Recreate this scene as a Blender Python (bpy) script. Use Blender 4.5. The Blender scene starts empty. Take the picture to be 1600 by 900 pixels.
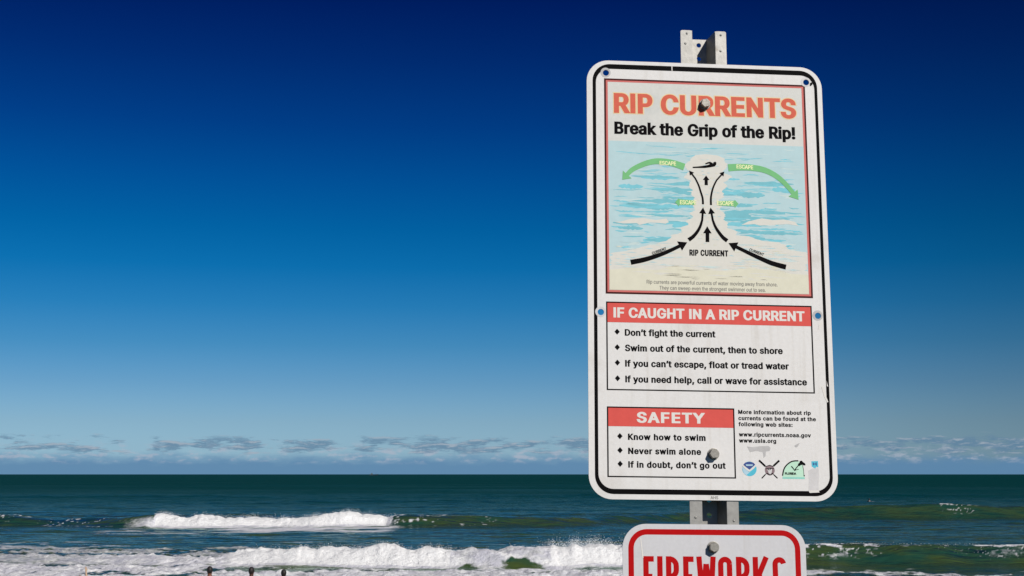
import bpy, bmesh, math, random
import numpy as np
from mathutils import Matrix, Vector
from mathutils.geometry import tessellate_polygon, delaunay_2d_cdt

random.seed(7)
SC = bpy.context.scene
COL = SC.collection
rad = math.radians


def srgb(r, g, b):
    f = lambda c: (c / 255) / 12.92 if c <= 10 else (((c / 255) + .055) / 1.055) ** 2.4
    return (f(r), f(g), f(b))


# ------------------------------------------------------------------ camera
EYE = 4.6
cam_d = bpy.data.cameras.new('camera')
cam = bpy.data.objects.new('camera', cam_d)
COL.objects.link(cam)
cam.location = (0, 0, EYE)
cam.rotation_euler = (rad(90 + 7.545), 0, 0)
cam_d.sensor_width = 36
cam_d.lens = 49.43
cam_d.clip_start = .05
cam_d.clip_end = 90000
SC.camera = cam

# ------------------------------------------------------------------ light
SUN_EL, SUN_AZ = rad(35.7), rad(180 - 36.5)        # azimuth clockwise from +y (seaward)
SUN_STRENGTH = 4.2
sun_d = bpy.data.lights.new('sun', 'SUN')
sun_d.energy = SUN_STRENGTH
sun_d.angle = rad(.5)
sun_d.color = (1, .955, .90)
sun = bpy.data.objects.new('sun', sun_d)
COL.objects.link(sun)
sv = Vector((math.sin(SUN_AZ) * math.cos(SUN_EL), math.cos(SUN_AZ) * math.cos(SUN_EL), math.sin(SUN_EL)))
sun.rotation_euler = sv.to_track_quat('Z', 'Y').to_euler()
sun.location = sv * 50

world = bpy.data.worlds.new('World')
SC.world = world
world.use_nodes = True
SKY_STRENGTH = .1


class NT:
    """small helper for writing node trees as expressions"""
    def __init__(s, tree):
        s.t = tree
        s.L = tree.links

    def n(s, kind, **kw):
        o = s.t.nodes.new(kind)
        for k, v in kw.items():
            setattr(o, k, v)
        return o

    def put(s, sock, v):
        if isinstance(v, bpy.types.NodeSocket):
            s.L.new(v, sock)
        elif isinstance(v, (tuple, list)) and len(v) == 3 and sock.type == 'RGBA':
            sock.default_value = (*v, 1)
        else:
            sock.default_value = v

    def m(s, op, a, b=0.0, c=0.0, clamp=False):
        o = s.n('ShaderNodeMath', operation=op, use_clamp=clamp)
        for i, v in enumerate((a, b, c)):
            s.put(o.inputs[i], v)
        return o.outputs[0]

    def step(s, a, lo, hi):
        o = s.n('ShaderNodeMapRange', interpolation_type='SMOOTHSTEP')
        s.put(o.inputs['Value'], a)
        s.put(o.inputs['From Min'], lo)
        s.put(o.inputs['From Max'], hi)
        return o.outputs[0]

    def lin(s, a, lo, hi, t0=0.0, t1=1.0):
        o = s.n('ShaderNodeMapRange')
        for k, v in (('Value', a), ('From Min', lo), ('From Max', hi), ('To Min', t0), ('To Max', t1)):
            s.put(o.inputs[k], v)
        return o.outputs[0]

    def mix(s, f, a, b, mode='MIX'):
        o = s.n('ShaderNodeMix', data_type='RGBA', blend_type=mode)
        s.put(o.inputs[0], f)
        s.put(o.inputs[6], a)
        s.put(o.inputs[7], b)
        return o.outputs[2]

    def xyz(s, x, y, z=0.0):
        o = s.n('ShaderNodeCombineXYZ')
        for i, v in enumerate((x, y, z)):
            s.put(o.inputs[i], v)
        return o.outputs[0]

    def sep(s, v):
        o = s.n('ShaderNodeSeparateXYZ')
        s.L.new(v, o.inputs[0])
        return o.outputs

    def noise(s, vec, scale=1.0, detail=4.0, rough=.55, col=False):
        o = s.n('ShaderNodeTexNoise')
        s.put(o.inputs['Vector'], vec)
        s.put(o.inputs['Scale'], scale)
        s.put(o.inputs['Detail'], detail)
        s.put(o.inputs['Roughness'], rough)
        return o.outputs[1 if col else 0]

    def ramp(s, f, stops):
        o = s.n('ShaderNodeValToRGB')
        e = o.color_ramp.elements
        while len(e) < len(stops):
            e.new(.5)
        for k, (p, c) in enumerate(stops):
            e[k].position = p
            e[k].color = (*c, 1)
        s.L.new(f, o.inputs[0])
        return o.outputs[0]


wt = world.node_tree
wt.nodes.clear()
w = NT(wt)
sky = w.n('ShaderNodeTexSky', sky_type='NISHITA')
sky.sun_disc = False
sky.sun_elevation = SUN_EL
sky.sun_rotation = SUN_AZ
sky.altitude = 5
sky.air_density = 1.0
sky.dust_density = .6
sky.ozone_density = 1.5
gx, gy, gz = w.sep(w.n('ShaderNodeTexCoord').outputs['Generated'])
az = w.m('ARCTAN2', gx, gy)
# a polarising filter deepens the blue with height: tint of the sky by elevation
SKY_STOPS = [(0.0, (0.4993, 0.8484, 1.3969)), (0.0459, (0.3935, 0.6559, 1.1044)), (0.091, (0.3371, 0.5558, 0.9115)), (0.1587, (0.217, 0.4459, 0.7711)), (0.2265, (0.1114, 0.3749, 0.68)), (0.2944, (0.0437, 0.3242, 0.6354)), (0.3621, (0.0096, 0.2786, 0.586)), (0.4294, (0.0018, 0.2372, 0.5306)), (0.5185, (0.0011, 0.1783, 0.478)), (0.6064, (0.0012, 0.1207, 0.4045)), (0.7141, (0.0014, 0.0751, 0.3154)), (0.8189, (0.0, 0.0417, 0.2417)), (1.0, (0.0, 0.0354, 0.2054))]        #SKYSTOPS
el = w.lin(gz, 0, .4)
tint = w.ramp(el, SKY_STOPS)
skycol = w.mix(1.0, sky.outputs[0], tint, 'MULTIPLY')
side = w.m('SUBTRACT', 1.0, w.m('MULTIPLY', w.step(gx, .02, .42), .30))     # the filter bites harder away from the sun
skycol = w.mix(1.0, skycol, w.xyz(side, side, side), 'MULTIPLY')
SKYCAL = False
if not SKYCAL:
    S = 1 / SKY_STRENGTH
    sc = lambda r, g, b: tuple(c * S for c in srgb(r, g, b))
    # low bank of distant cloud, its top broken by puffs, and flat streaks above it
    n0 = w.noise(w.xyz(w.m('MULTIPLY', az, 38), w.m('MULTIPLY', gz, 110)), 1, 5, .6)
    n1 = w.noise(w.xyz(w.m('MULTIPLY', az, 44), w.m('MULTIPLY', gz, 230), 4.7), 1, 8, .64)
    n1b = w.noise(w.xyz(w.m('MULTIPLY', az, 11), w.m('MULTIPLY', gz, 24), 2.2), 1, 2, .5)
    n2 = w.noise(w.xyz(w.m('MULTIPLY', az, 75), w.m('MULTIPLY', gz, 210), 9.1), 1, 5, .6)
    n3 = w.noise(w.xyz(w.m('MULTIPLY', az, 44), w.m('MULTIPLY', w.m('ADD', gz, .0016), 230), 4.7), 1, 8, .64)
    edge = w.m('ADD', gz, w.m('MULTIPLY', w.m('SUBTRACT', n0, .5), .012))
    bank = w.m('SUBTRACT', 1.0, w.step(edge, .0060, .0175))
    c1 = w.mix(w.m('MULTIPLY', bank, .88), skycol, sc(90, 132, 170))
    puffwin = w.m('MULTIPLY', w.step(gz, .006, .011), w.m('SUBTRACT', 1.0, w.step(gz, .014, .026)))
    puff = w.m('MULTIPLY', w.step(n2, .48, .68), puffwin)
    c2 = w.mix(w.m('MULTIPLY', puff, .7), c1, sc(172, 180, 196))
    win = w.m('MULTIPLY', w.step(gz, .008, .017), w.m('SUBTRACT', 1.0, w.step(gz, .022, .032)))
    thr = w.m('ADD', w.m('MULTIPLY', w.m('SUBTRACT', win, 1.0), .28), w.m('MULTIPLY', w.m('SUBTRACT', n1b, .5), .35))
    streak = w.m('MULTIPLY', w.step(w.m('ADD', n1, thr), .43, .56), win)
    lit = w.step(w.m('SUBTRACT', n1, n3), 0.0, .16)           # tops catch the sun, bases stay grey
    ccol = w.mix(lit, sc(96, 130, 158), sc(158, 170, 184))
    skycol = w.mix(w.m('MULTIPLY', streak, .8), c2, ccol)
bg = w.n('ShaderNodeBackground')
w.L.new(skycol, bg.inputs[0])
bg.inputs[1].default_value = SKY_STRENGTH
w.L.new(bg.outputs[0], w.n('ShaderNodeOutputWorld').inputs[0])

vs = SC.view_settings
SC.display_settings.display_device = 'sRGB'
vs.view_transform = 'Standard'
vs.look = 'None'
vs.exposure = 0
vs.gamma = 1
vs.use_curve_mapping = False


# ------------------------------------------------------------------ helpers
def tag(o, label=None, cat=None, group=None, kind=None):
    if label:
        o['label'] = label
    if cat:
        o['category'] = cat
    if group:
        o['group'] = group
    if kind:
        o['kind'] = kind
    return o


def link(name, me, mats, parent=None):
    o = bpy.data.objects.new(name, me)
    for m in (mats if isinstance(mats, (list, tuple)) else [mats]):
        me.materials.append(m)
    COL.objects.link(o)
    o.parent = parent
    return o


def mesh(name, verts, faces, mats, parent=None, smooth=False, idx=None):
    me = bpy.data.meshes.new(name)
    me.from_pydata([tuple(v) for v in verts], [], [tuple(f) for f in faces])
    if smooth:
        me.polygons.foreach_set('use_smooth', [True] * len(me.polygons))
    o = link(name, me, mats, parent)
    if idx is not None:
        me.polygons.foreach_set('material_index', idx)
    me.update()
    return o


def bm_obj(name, bm, mats, parent=None, smooth=False):
    me = bpy.data.meshes.new(name)
    bm.normal_update()
    bm.to_mesh(me)
    bm.free()
    if smooth:
        me.polygons.foreach_set('use_smooth', [True] * len(me.polygons))
    return link(name, me, mats, parent)


def empty(name, loc=(0, 0, 0)):
    o = bpy.data.objects.new(name, None)
    o.empty_display_size = .1
    COL.objects.link(o)
    o.location = loc
    return o


def mat(name, col, rough=.5, metal=0.0, var=0.0, scale=40.0, bump=0.0, spec=.5, stains=None, runs=0.0):
    """principled material; var = fine mottling, stains = (colour, scale, low, high)"""
    m = bpy.data.materials.new(name)
    m.use_nodes = True
    t = NT(m.node_tree)
    b = m.node_tree.nodes['Principled BSDF']
    b.inputs['Roughness'].default_value = rough
    b.inputs['Metallic'].default_value = metal
    b.inputs['Specular IOR Level'].default_value = spec
    co = t.n('ShaderNodeTexCoord').outputs['Object']
    c = tuple(col)
    if var or stains or bump:
        n = t.noise(co, scale, 5, .65)
        f = t.lin(n, .25, .75, 1 - var, 1 + var)
        c = t.mix(1.0, c, t.xyz(f, f, f), 'MULTIPLY')
        if stains:
            sc_, ss, lo, hi = stains
            c = t.mix(t.step(t.noise(co, ss, 6, .6), lo, hi), c, sc_)
        if runs:                                       # faint dirt runs down the sheet
            rx, ry, rz = t.sep(co)
            rn = t.noise(t.xyz(t.m('MULTIPLY', rx, 70), ry, t.m('MULTIPLY', rz, 3.5)), 1, 4, .6)
            g = t.lin(t.step(rn, .5, .78), 0, 1, 1, 1 - runs)
            c = t.mix(1.0, c, t.xyz(g, t.m('MULTIPLY', g, t.lin(g, 1 - runs, 1, .985, 1)), t.m('MULTIPLY', g, t.lin(g, 1 - runs, 1, .96, 1))), 'MULTIPLY')
        if bump:
            bp = t.n('ShaderNodeBump')
            bp.inputs['Strength'].default_value = bump
            bp.inputs['Distance'].default_value = .001
            t.L.new(n, bp.inputs['Height'])
            t.L.new(bp.outputs[0], b.inputs['Normal'])
    t.put(b.inputs['Base Color'], c)
    return m


# ------------------------------------------------------------------ noise on arrays
def _hash(ix, iy, seed):
    h = (ix.astype(np.int64) * 374761393 + iy.astype(np.int64) * 668265263 + seed * 974711) & 0xffffffff
    h = ((h ^ (h >> 13)) * 1274126177) & 0xffffffff
    h = ((h ^ (h >> 15)) * 2246822519) & 0xffffffff
    return ((h ^ (h >> 16)) & 0xffff) / 65535.0


def vnoise(x, y, seed=0):
    ix, iy = np.floor(x), np.floor(y)
    fx, fy = x - ix, y - iy
    fx = fx * fx * fx * (fx * (fx * 6 - 15) + 10)
    fy = fy * fy * fy * (fy * (fy * 6 - 15) + 10)
    a, b = _hash(ix, iy, seed), _hash(ix + 1, iy, seed)
    c, d = _hash(ix, iy + 1, seed), _hash(ix + 1, iy + 1, seed)
    return (a + (b - a) * fx) * (1 - fy) + (c + (d - c) * fx) * fy


def fbm(x, y, oct=4, seed=0, gain=.5):
    s = 0
    a = 1.0
    tot = 0
    for k in range(oct):
        # turn each octave so that the lattice does not show
        ca, sa = math.cos(.6 * k + .3), math.sin(.6 * k + .3)
        s = s + a * vnoise((x * ca - y * sa) * 2 ** k + 17.3 * k, (x * sa + y * ca) * 2 ** k - 9.1 * k, seed + k)
        tot += a
        a *= gain
    return s / tot


def sst(x, lo, hi):
    t = np.clip((x - lo) / (hi - lo), 0, 1)
    return t * t * (3 - 2 * t)


# ------------------------------------------------------------------ sea
def sea(X, Y):
    """height and foam cover of the water at world X, Y"""
    I = np.interp
    fade = np.exp(-np.maximum(Y - 60, 0) / 900)
    chop = (fbm(X / 2.6, Y / 1.1, 4, 3) - .5) * .16 + (fbm(X / 9, Y / 3.2, 3, 11) - .5) * .34
    h = chop * (.85 + .35 * sst(Y, 85, 160)) * fade
    foam = np.zeros_like(X)
    # low swells further out
    for yc, a, sd in ((165, .35, 21), (192, .3, 22), (231, .45, 23), (290, .5, 24), (380, .6, 25), (520, .7, 26)):
        yy = yc + (fbm(X / 60, Y * 0, 2, sd) - .5) * yc * .16
        aa = a * sst(fbm(X / 45, Y * 0 + 5, 2, sd + 40), .3, .7)
        s = Y - yy
        h = h + aa * np.where(s < 0, np.exp(-(s / (.022 * yc)) ** 2), np.exp(-(s / (.05 * yc)) ** 2))
    lump = fbm(X / 1.1, Y / .9, 4, 31, .6) - .5
    fine = fbm(X / .45, Y / .4, 3, 51, .6) - .5
    # --- far breaker
    yc = I(X, [-60, -45, -30, -8, 4, 20, 30, 60], [131, 129, 127, 126, 130, 146, 151, 154]) + (fbm(X / 9, Y * 0, 3, 61) - .5) * 2.4
    am = I(X, [-60, -47, -45, -41, -36, -33, -31.4, -29.5, -25, -18, -14.6, -13, -11.2, -10.4, -9, -3, 1, 8, 22, 31, 42, 47, 52, 60],
           [.8, 1.0, .95, .5, .7, .98, 1.15, .85, .78, .80, .94, .90, .62, 1.0, 1.05, .98, .72, .6, .85, 1.2, 1.45, 1.5, 1.2, 1.0])
    fm = I(X, [-60, -47, -44, -42, -33, -31.9, -31.3, -11.2, -10.4, -9, -4, -2.5, -1, 36, 44, 47.5, 50, 60],
           [.2, .38, .3, .0, .05, .1, 1, 1, .4, .3, .2, .3, 0, 0, .02, .44, .12, .0])
    s = Y - yc
    wf = 1.5 + .9 * (1 - fm)
    pr = np.where(s < 0, np.exp(-(s / wf) ** 2), np.exp(-(s / 6.5) ** 2))
    wob = 1 + .75 * (fbm(X / 1.7, Y * 0 + 2, 4, 71, .6) - .5) * sst(fm, .5, .9)
    h = h + am * wob * pr + sst(fm, .5, .9) * pr * (lump * .55 + fine * .22)
    band = sst(s, -2.7, -1.6) * (1 - sst(s, 2.5, 6))
    top = sst(s, -1.0, -.2) * (1 - sst(s, 1, 3))
    ridge = sst(np.abs(fbm(X / 1.5, Y / .75, 4, 81, .6) - .5), .055, .0)
    cap = sst(fbm(X / 1.3, Y / .7, 4, 83, .6), .50, .62)
    foam = np.maximum(foam, np.where(fm > .5, fm * band * 1.15, sst(fm, 0, .4) * (top * cap * .8 + band * ridge * .62)))
    # lacing on the unbroken face to the left of the foam
    lace = sst(np.abs(fbm(X / 3.0, Y / 1.4, 4, 85, .6) - .5), .045, .0)
    foam = np.maximum(foam, lace * .7 * sst(s, -4.5, -2.6) * (1 - sst(s, 0, 2)) * sst(X, -45, -40) * (1 - sst(X, -3, 0)) * (1 - .9 * sst(X, -36, -34) * (1 - sst(X, -12, -10))))
    # drained streaks in front of it
    fr = sst(Y, 105, 118) * (1 - sst(Y, yc - 2, yc)) * sst(X, -36, -31) * (1 - sst(X, -11, -8))
    foam = np.maximum(foam, fr * sst(fbm(X / 5, Y / 2.4, 4, 91), .42, .66) * .75)
    # --- near breaker
    yc2 = I(X, [-40, -20, -14, -3, 6, 14, 30], [78, 75, 72.5, 71.5, 72, 74, 75]) + (fbm(X / 4, Y * 0 + 7, 3, 101) - .5) * 1.5
    am2 = I(X, [-40, -22, -15, -13, -10, -6, -3.6, -2.6, -1.2, .9, 1.8, 2.6, 4, 5.7, 9, 15, 18, 24, 28, 40],
            [.12, .2, .3, .72, .8, .92, .95, .8, .8, .8, .9, 1.05, 1.1, .95, .8, 1.0, 1.06, .95, 1.0, .8])
    fm2 = I(X, [-40, -24, -15, -13.5, -3.1, -2.5, 1.6, 1.9, 5.7, 8, 13, 16, 18, 22, 26, 40],
            [.3, .5, .8, 1, 1, 1, 1, 1, 1, .8, .36, .40, .36, .16, .36, .25])
    arch = lambda c, r: np.sqrt(np.clip(1 - ((X - c) / r) ** 2, 0, 1))
    openf = np.maximum(arch(-2.0, .72) * .72, arch(.35, 1.5) * .9)       # hollows under the lip
    s = Y - yc2
    wf = 1.1 + .8 * (1 - fm2)
    pr = np.where(s < 0, np.exp(-(s / wf) ** 2), np.exp(-(s / 4.2) ** 2))
    wob = 1 + .6 * (fbm(X / 1.5, Y * 0 + 3, 4, 111, .6) - .5) * sst(fm2, .5, .9)
    h = h + am2 * wob * pr + sst(fm2, .45, .9) * pr * (lump * .42 + fine * .2)
    band = sst(s, -2.2, -1.2) * (1 - sst(s, 2.0, 5))
    top = sst(s, -.75, -.25) * (1 - sst(s, 2, 5))
    lip = -2.2 + openf * (1.3 + 1.0 * (fbm(X / .45, Y * 0, 4, 125, .6) - .5))
    band = np.where(openf > .02, sst(s, lip, lip + .3) * (1 - sst(s, 2.0, 5)), band)
    thin = sst(X, -3.4, -2.5) * (1 - sst(X, 1.5, 2.2)) * (.75 + .5 * (fbm(X / .6, Y / .4, 3, 127) - .5))
    ridge = sst(np.abs(fbm(X / 1.0, Y / .5, 4, 121, .6) - .5), .06, .0)
    cap = sst(fbm(X / .9, Y / .5, 4, 123, .6), .47, .60)
    patch = I(X, [12, 15, 17.5, 20, 23, 25, 28], [.9, 1, .9, .25, .3, .9, .7])
    foam = np.maximum(foam, np.where(fm2 > .45, fm2 * band * (1.15 - .62 * thin), patch * (top * cap * .95 + band * np.maximum(ridge, cap * .6 * patch) * .8)))
    # --- wash between the breakers and on the near side
    pat = fbm(X / 4.2, Y / 2.0, 5, 131, .58)
    patf = fbm(X / 1.3, Y / .8, 4, 141, .6)
    cov = I(Y, [40, 52, 62, 68, 71, 75, 84, 90, 95, 102, 118, 140], [.95, .94, .88, .74, .52, .38, .34, .30, .22, .17, .12, 0])
    left = 1 - sst(X, -18, -9)
    cov = cov + left * I(Y, [60, 68, 76, 88, 94, 99], [.05, .16, .34, .34, .22, 0])
    cov = cov - sst(X, 6, 13) * I(Y, [55, 62, 67.5, 71, 75, 80, 100], [.12, .16, .18, .34, .34, .16, 0])
    wash = sst(.62 * pat + .38 * patf, .74 - .5 * cov, .90 - .5 * cov) * sst(cov, 0, .12)
    foam = np.maximum(foam, wash * (.52 + .46 * (1 - sst(Y + 16 * (patf - .5), 65, 82)) * (1 - .55 * sst(X, 6, 13))))
    h = h + wash * (lump * .34 + fine * .30) * sst(cov, .35, .8) * (1 - sst(Y, 84, 100))
    foam = np.maximum(foam, .8 * np.exp(-((X - 60.9) / .45) ** 2 - ((Y - 240) / 1.2) ** 2))
    h = h + .05 * (1 - sst(Y, 44, 60))
    return h, np.clip(foam, 0, 1.15)


def make_sea():
    ys = np.concatenate([np.arange(38, 58, .6), np.arange(58, 100, .15), np.arange(100, 160, .28), np.arange(160, 330, 1.0),
                         np.geomspace(330, 60000, 130)])
    ts = np.concatenate([-np.geomspace(4, .42, 60), np.linspace(-.41, .41, 1000), np.geomspace(.42, 4, 60)])
    Y, T = np.meshgrid(ys, ts, indexing='ij')
    X = T * (Y + 6)                                  # rows widen with distance out to sea
    X = X + 0 * Y
    h, f = sea(X, Y)
    ny, nx = X.shape
    co = np.stack([X, Y, h], 2).reshape(-1, 3).astype(np.float32)
    i = np.arange(ny - 1)[:, None] * nx + np.arange(nx - 1)[None, :]
    q = np.stack([i, i + 1, i + nx + 1, i + nx], 2).reshape(-1, 4).astype(np.int32)
    me = bpy.data.meshes.new('sea_water')
    me.vertices.add(len(co))
    me.vertices.foreach_set('co', co.ravel())
    me.loops.add(q.size)
    me.loops.foreach_set('vertex_index', q.ravel())
    me.polygons.add(len(q))
    me.polygons.foreach_set('loop_start', np.arange(0, q.size, 4, dtype=np.int32))
    me.polygons.foreach_set('use_smooth', np.ones(len(q), dtype=bool))
    me.update(calc_edges=True)
    a = me.attributes.new('foam', 'FLOAT', 'POINT')
    a.data.foreach_set('value', f.reshape(-1).astype(np.float32))
    return me


def water_material():
    m = bpy.data.materials.new('sea_water')
    m.use_nodes = True
    t = NT(m.node_tree)
    nd = m.node_tree.nodes
    b = nd['Principled BSDF']
    pos = t.n('ShaderNodeNewGeometry').outputs['Position']
    x, y, z = t.sep(pos)
    at = t.n('ShaderNodeAttribute', attribute_name='foam')
    # body colour: sandy olive over the bar, teal further out
    big = t.noise(t.xyz(t.m('MULTIPLY', x, .004), t.m('MULTIPLY', y, .012)), 1, 4)
    inv = t.m('DIVIDE', 100.0, t.m('MAXIMUM', y, 20.0))
    inv = t.m('ADD', inv, t.m('MULTIPLY', t.m('SUBTRACT', big, .5), .45))
    off = t.m('SUBTRACT', 1.0, t.step(inv, .22, 1.0))
    # sand stirred into the water in clouds
    stir = t.noise(t.xyz(t.m('MULTIPLY', x, .22), t.m('MULTIPLY', y, .35), t.m('MULTIPLY', z, 1.3)), 1, 5, .62)
    near_c = t.mix(t.step(stir, .34, .66), WATER_DEEP, WATER_NEAR)
    body = t.mix(off, near_c, WATER_FAR)
    # small ripples
    near = t.noise(t.xyz(t.m('MULTIPLY', x, .8), t.m('MULTIPLY', y, 2.2)), 1, 5, .6)
    far = t.noise(t.xyz(t.m('MULTIPLY', x, .07), t.m('MULTIPLY', y, .16), 3.0), 1, 5, .6)
    bp = t.n('ShaderNodeBump')
    bp.inputs['Strength'].default_value = .8
    bp.inputs['Distance'].default_value = .09
    t.L.new(near, bp.inputs['Height'])
    bp2 = t.n('ShaderNodeBump')
    bp2.inputs['Strength'].default_value = .9
    bp2.inputs['Distance'].default_value = 1.6
    t.L.new(far, bp2.inputs['Height'])
    t.L.new(bp.outputs[0], bp2.inputs['Normal'])
    nd.remove(b)
    df = t.n('ShaderNodeBsdfDiffuse')
    t.put(df.inputs['Color'], body)
    t.L.new(bp2.outputs[0], df.inputs['Normal'])
    gl = t.n('ShaderNodeBsdfGlossy')
    gl.inputs['Roughness'].default_value = .16
    gl.inputs['Color'].default_value = (.80, .95, .86, 1)
    t.L.new(bp2.outputs[0], gl.inputs['Normal'])
    fr = t.n('ShaderNodeFresnel')
    fr.inputs['IOR'].default_value = 1.33
    t.L.new(bp2.outputs[0], fr.inputs['Normal'])
    b = t.n('ShaderNodeMixShader')
    # ruffled water further out turns its facets to the eye and mirrors less of the sky
    t.L.new(t.m('MULTIPLY', fr.outputs[0], t.m('ADD', t.m('MULTIPLY', t.step(inv, .10, .85), WATER_MIRROR[0] - WATER_MIRROR[1]), WATER_MIRROR[1])), b.inputs[0])
    t.L.new(df.outputs[0], b.inputs[1])
    t.L.new(gl.outputs[0], b.inputs[2])
    # foam
    fb = t.n('ShaderNodeBsdfPrincipled')
    fn = t.noise(t.xyz(t.m('MULTIPLY', x, 3.2), t.m('MULTIPLY', y, 3.2), t.m('MULTIPLY', z, 5)), 1, 6, .68)
    fn2 = t.noise(t.xyz(t.m('MULTIPLY', x, 1.1), t.m('MULTIPLY', y, 1.6), z), 1, 4, .6)
    fcol = t.mix(t.m('MAXIMUM', t.step(fn2, .35, .7), t.step(at.outputs['Fac'], .93, 1.05)), FOAM_A, FOAM_B)
    t.put(fb.inputs['Base Color'], fcol)
    fb.inputs['Roughness'].default_value = .8
    fb.inputs['Specular IOR Level'].default_value = .2
    bp3 = t.n('ShaderNodeBump')
    bp3.inputs['Strength'].default_value = 1.0
    bp3.inputs['Distance'].default_value = .22
    t.L.new(fn, bp3.inputs['Height'])
    t.L.new(bp3.outputs[0], fb.inputs['Normal'])
    k = t.m('ADD', at.outputs['Fac'], t.m('MULTIPLY', t.m('SUBTRACT', fn, .5), .75))
    mask = t.step(k, .20, .80)
    mx = t.n('ShaderNodeMixShader')
    t.L.new(mask, mx.inputs[0])
    t.L.new(b.outputs[0], mx.inputs[1])
    t.L.new(fb.outputs[0], mx.inputs[2])
    t.L.new(mx.outputs[0], nd['Material Output'].inputs[0])
    return m


WATER_NEAR, WATER_DEEP, WATER_FAR, WATER_MIRROR = (.050, .076, .020), (.013, .056, .038), (.001, .037, .037), (1.0, .08)
FOAM_A, FOAM_B = (.58, .58, .64), (.90, .90, .89)
tag(link('sea_water', make_sea(), water_material()), kind='structure')


def make_spray(m):
    """drops and clots thrown up along the two breaking crests"""
    rng = np.random.default_rng(5)
    spots = []
    for x0, x1, y0, n, hgt in ((-31.8, -11, 127, 3000, .16), (-14, -3, 71.8, 4500, .10), (1.8, 6.5, 72.2, 5000, .20), (-3, 1.8, 72.4, 300, .06), (14, 27, 75, 300, .05)):
        cl = rng.uniform(x0, x1, 26)
        for k in range(n):
            x = cl[rng.integers(26)] + rng.normal(0, .35) if rng.random() < .7 else rng.uniform(x0, x1)
            spots.append((x, y0 + rng.normal(0, .8), abs(rng.normal(0, hgt)), rng.uniform(.005, .014) * (1.6 if y0 > 100 else 1)))
    P = np.array(spots)
    hh, _ = sea(P[:, 0], P[:, 1])
    ov = np.array([(1, 0, 0), (-1, 0, 0), (0, 1, 0), (0, -1, 0), (0, 0, 1), (0, 0, -1)])
    of = np.array([(0, 2, 4), (2, 1, 4), (1, 3, 4), (3, 0, 4), (2, 0, 5), (1, 2, 5), (3, 1, 5), (0, 3, 5)])
    c = np.stack([P[:, 0], P[:, 1], hh + P[:, 2]], 1)
    V = (c[:, None, :] + ov[None] * P[:, 3][:, None, None] * rng.uniform(.6, 1.4, (len(P), 6, 1))).reshape(-1, 3)
    F = (of[None] + 6 * np.arange(len(P))[:, None, None]).reshape(-1, 3)
    o = mesh('sea_spray', V.tolist(), F.tolist(), m, smooth=True)
    tag(o, 'white spray thrown up along the breaking wave crests', 'spray', kind='stuff')


make_spray(mat('white_spray', (.85, .86, .87), .7, spec=.2))


# ------------------------------------------------------------------ beach (below the frame, carries the post and the bathers)
def make_beach():
    xs = np.concatenate([-np.geomspace(4000, 40, 24), np.linspace(-38, 38, 120), np.geomspace(40, 4000, 24)])
    ys = np.concatenate([-np.geomspace(4000, 22, 20), np.linspace(-20, 70, 150), np.geomspace(72, 400, 8)])
    Y, X = np.meshgrid(ys, xs, indexing='ij')
    z = np.interp(Y, [-4000, -30, -6, 5, 9, 14, 30, 44, 60, 80, 140, 400], [3.2, 3.1, 3.0, 2.95, 2.6, 1.6, .75, -.02, -.5, -1.4, -4, -9])
    z = z + (fbm(X / 3, Y / 3, 4, 201) - .5) * .12 * np.interp(Y, [5, 12, 40, 46], [1, 1.5, .5, .1])
    ny, nx = X.shape
    i = (np.arange(ny - 1)[:, None] * nx + np.arange(nx - 1)[None, :]).ravel()
    m = mat('beach_sand', (.30, .25, .18), .95, var=.12, scale=3, bump=.5, spec=.1)
    t = NT(m.node_tree)                                # unseen dune top given dark scrub colour, added to cut bounce onto the post
    p = m.node_tree.nodes['Principled BSDF']
    src = p.inputs['Base Color'].links[0].from_socket
    pos = t.n('ShaderNodeNewGeometry').outputs['Position']
    edge = t.m('ADD', t.sep(pos)[1], t.m('MULTIPLY', t.noise(pos, .6, 4), 6.0))
    t.L.new(t.mix(t.step(edge, 13, 16), (.045, .05, .022), src), p.inputs['Base Color'])
    o = mesh('beach_sand', np.stack([X, Y, z], 2).reshape(-1, 3).tolist(), np.stack([i, i + 1, i + nx + 1, i + nx], 1).tolist(), m, smooth=True)
    tag(o, kind='structure')


make_beach()

# ------------------------------------------------------------------ sign post and signs
# the post leans back a little; its own frame has x to the right, z up, -y to the front.
# sign layout is in millimetres: u to the right, v down from the top left corner of the big sign
SIGN_M = Matrix(((0.99668003, -0.08119593, 0.00601178, .338),
                 (0.08052754, 0.99397801, 0.07431717, 2.383),
                 (-0.01200983, -0.07358632, 0.99721653, EYE + .338),
                 (0, 0, 0, 1)))
U0, V0 = 210.0, 382.0


def L3(u, v, d=0.0):
    """sheet millimetres and depth behind the face (mm) to the post's frame"""
    return ((u - U0) / 1000, d / 1000, (V0 - v) / 1000)


def tess(loops):
    vv = [p for l in loops for p in l]
    tris = tessellate_polygon([[Vector((a, -b, 0)) for a, b in l] for l in loops])
    out = []
    for a, b, c in tris:
        (x1, y1), (x2, y2), (x3, y3) = vv[a], vv[b], vv[c]
        s = (x2 - x1) * -(y3 - y1) + (x3 - x1) * (y2 - y1)
        if abs(s) < 1e-9:
            continue
        out.append((a, b, c) if s > 0 else (a, c, b))
    return vv, out


def plate(loops, d0, d1):
    """solid plate from face depth d0 back to d1, with holes"""
    vv, tr = tess(loops)
    n = len(vv)
    V = [L3(u, v, d0) for u, v in vv] + [L3(u, v, d1) for u, v in vv]
    F = list(tr) + [(a + n, c + n, b + n) for a, b, c in tr]
    k = 0
    for l in loops:
        m = len(l)
        for i in range(m):
            j = (i + 1) % m
            F.append((k + i, k + j, k + j + n, k + i + n))
        k += m
    return V, F


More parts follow.
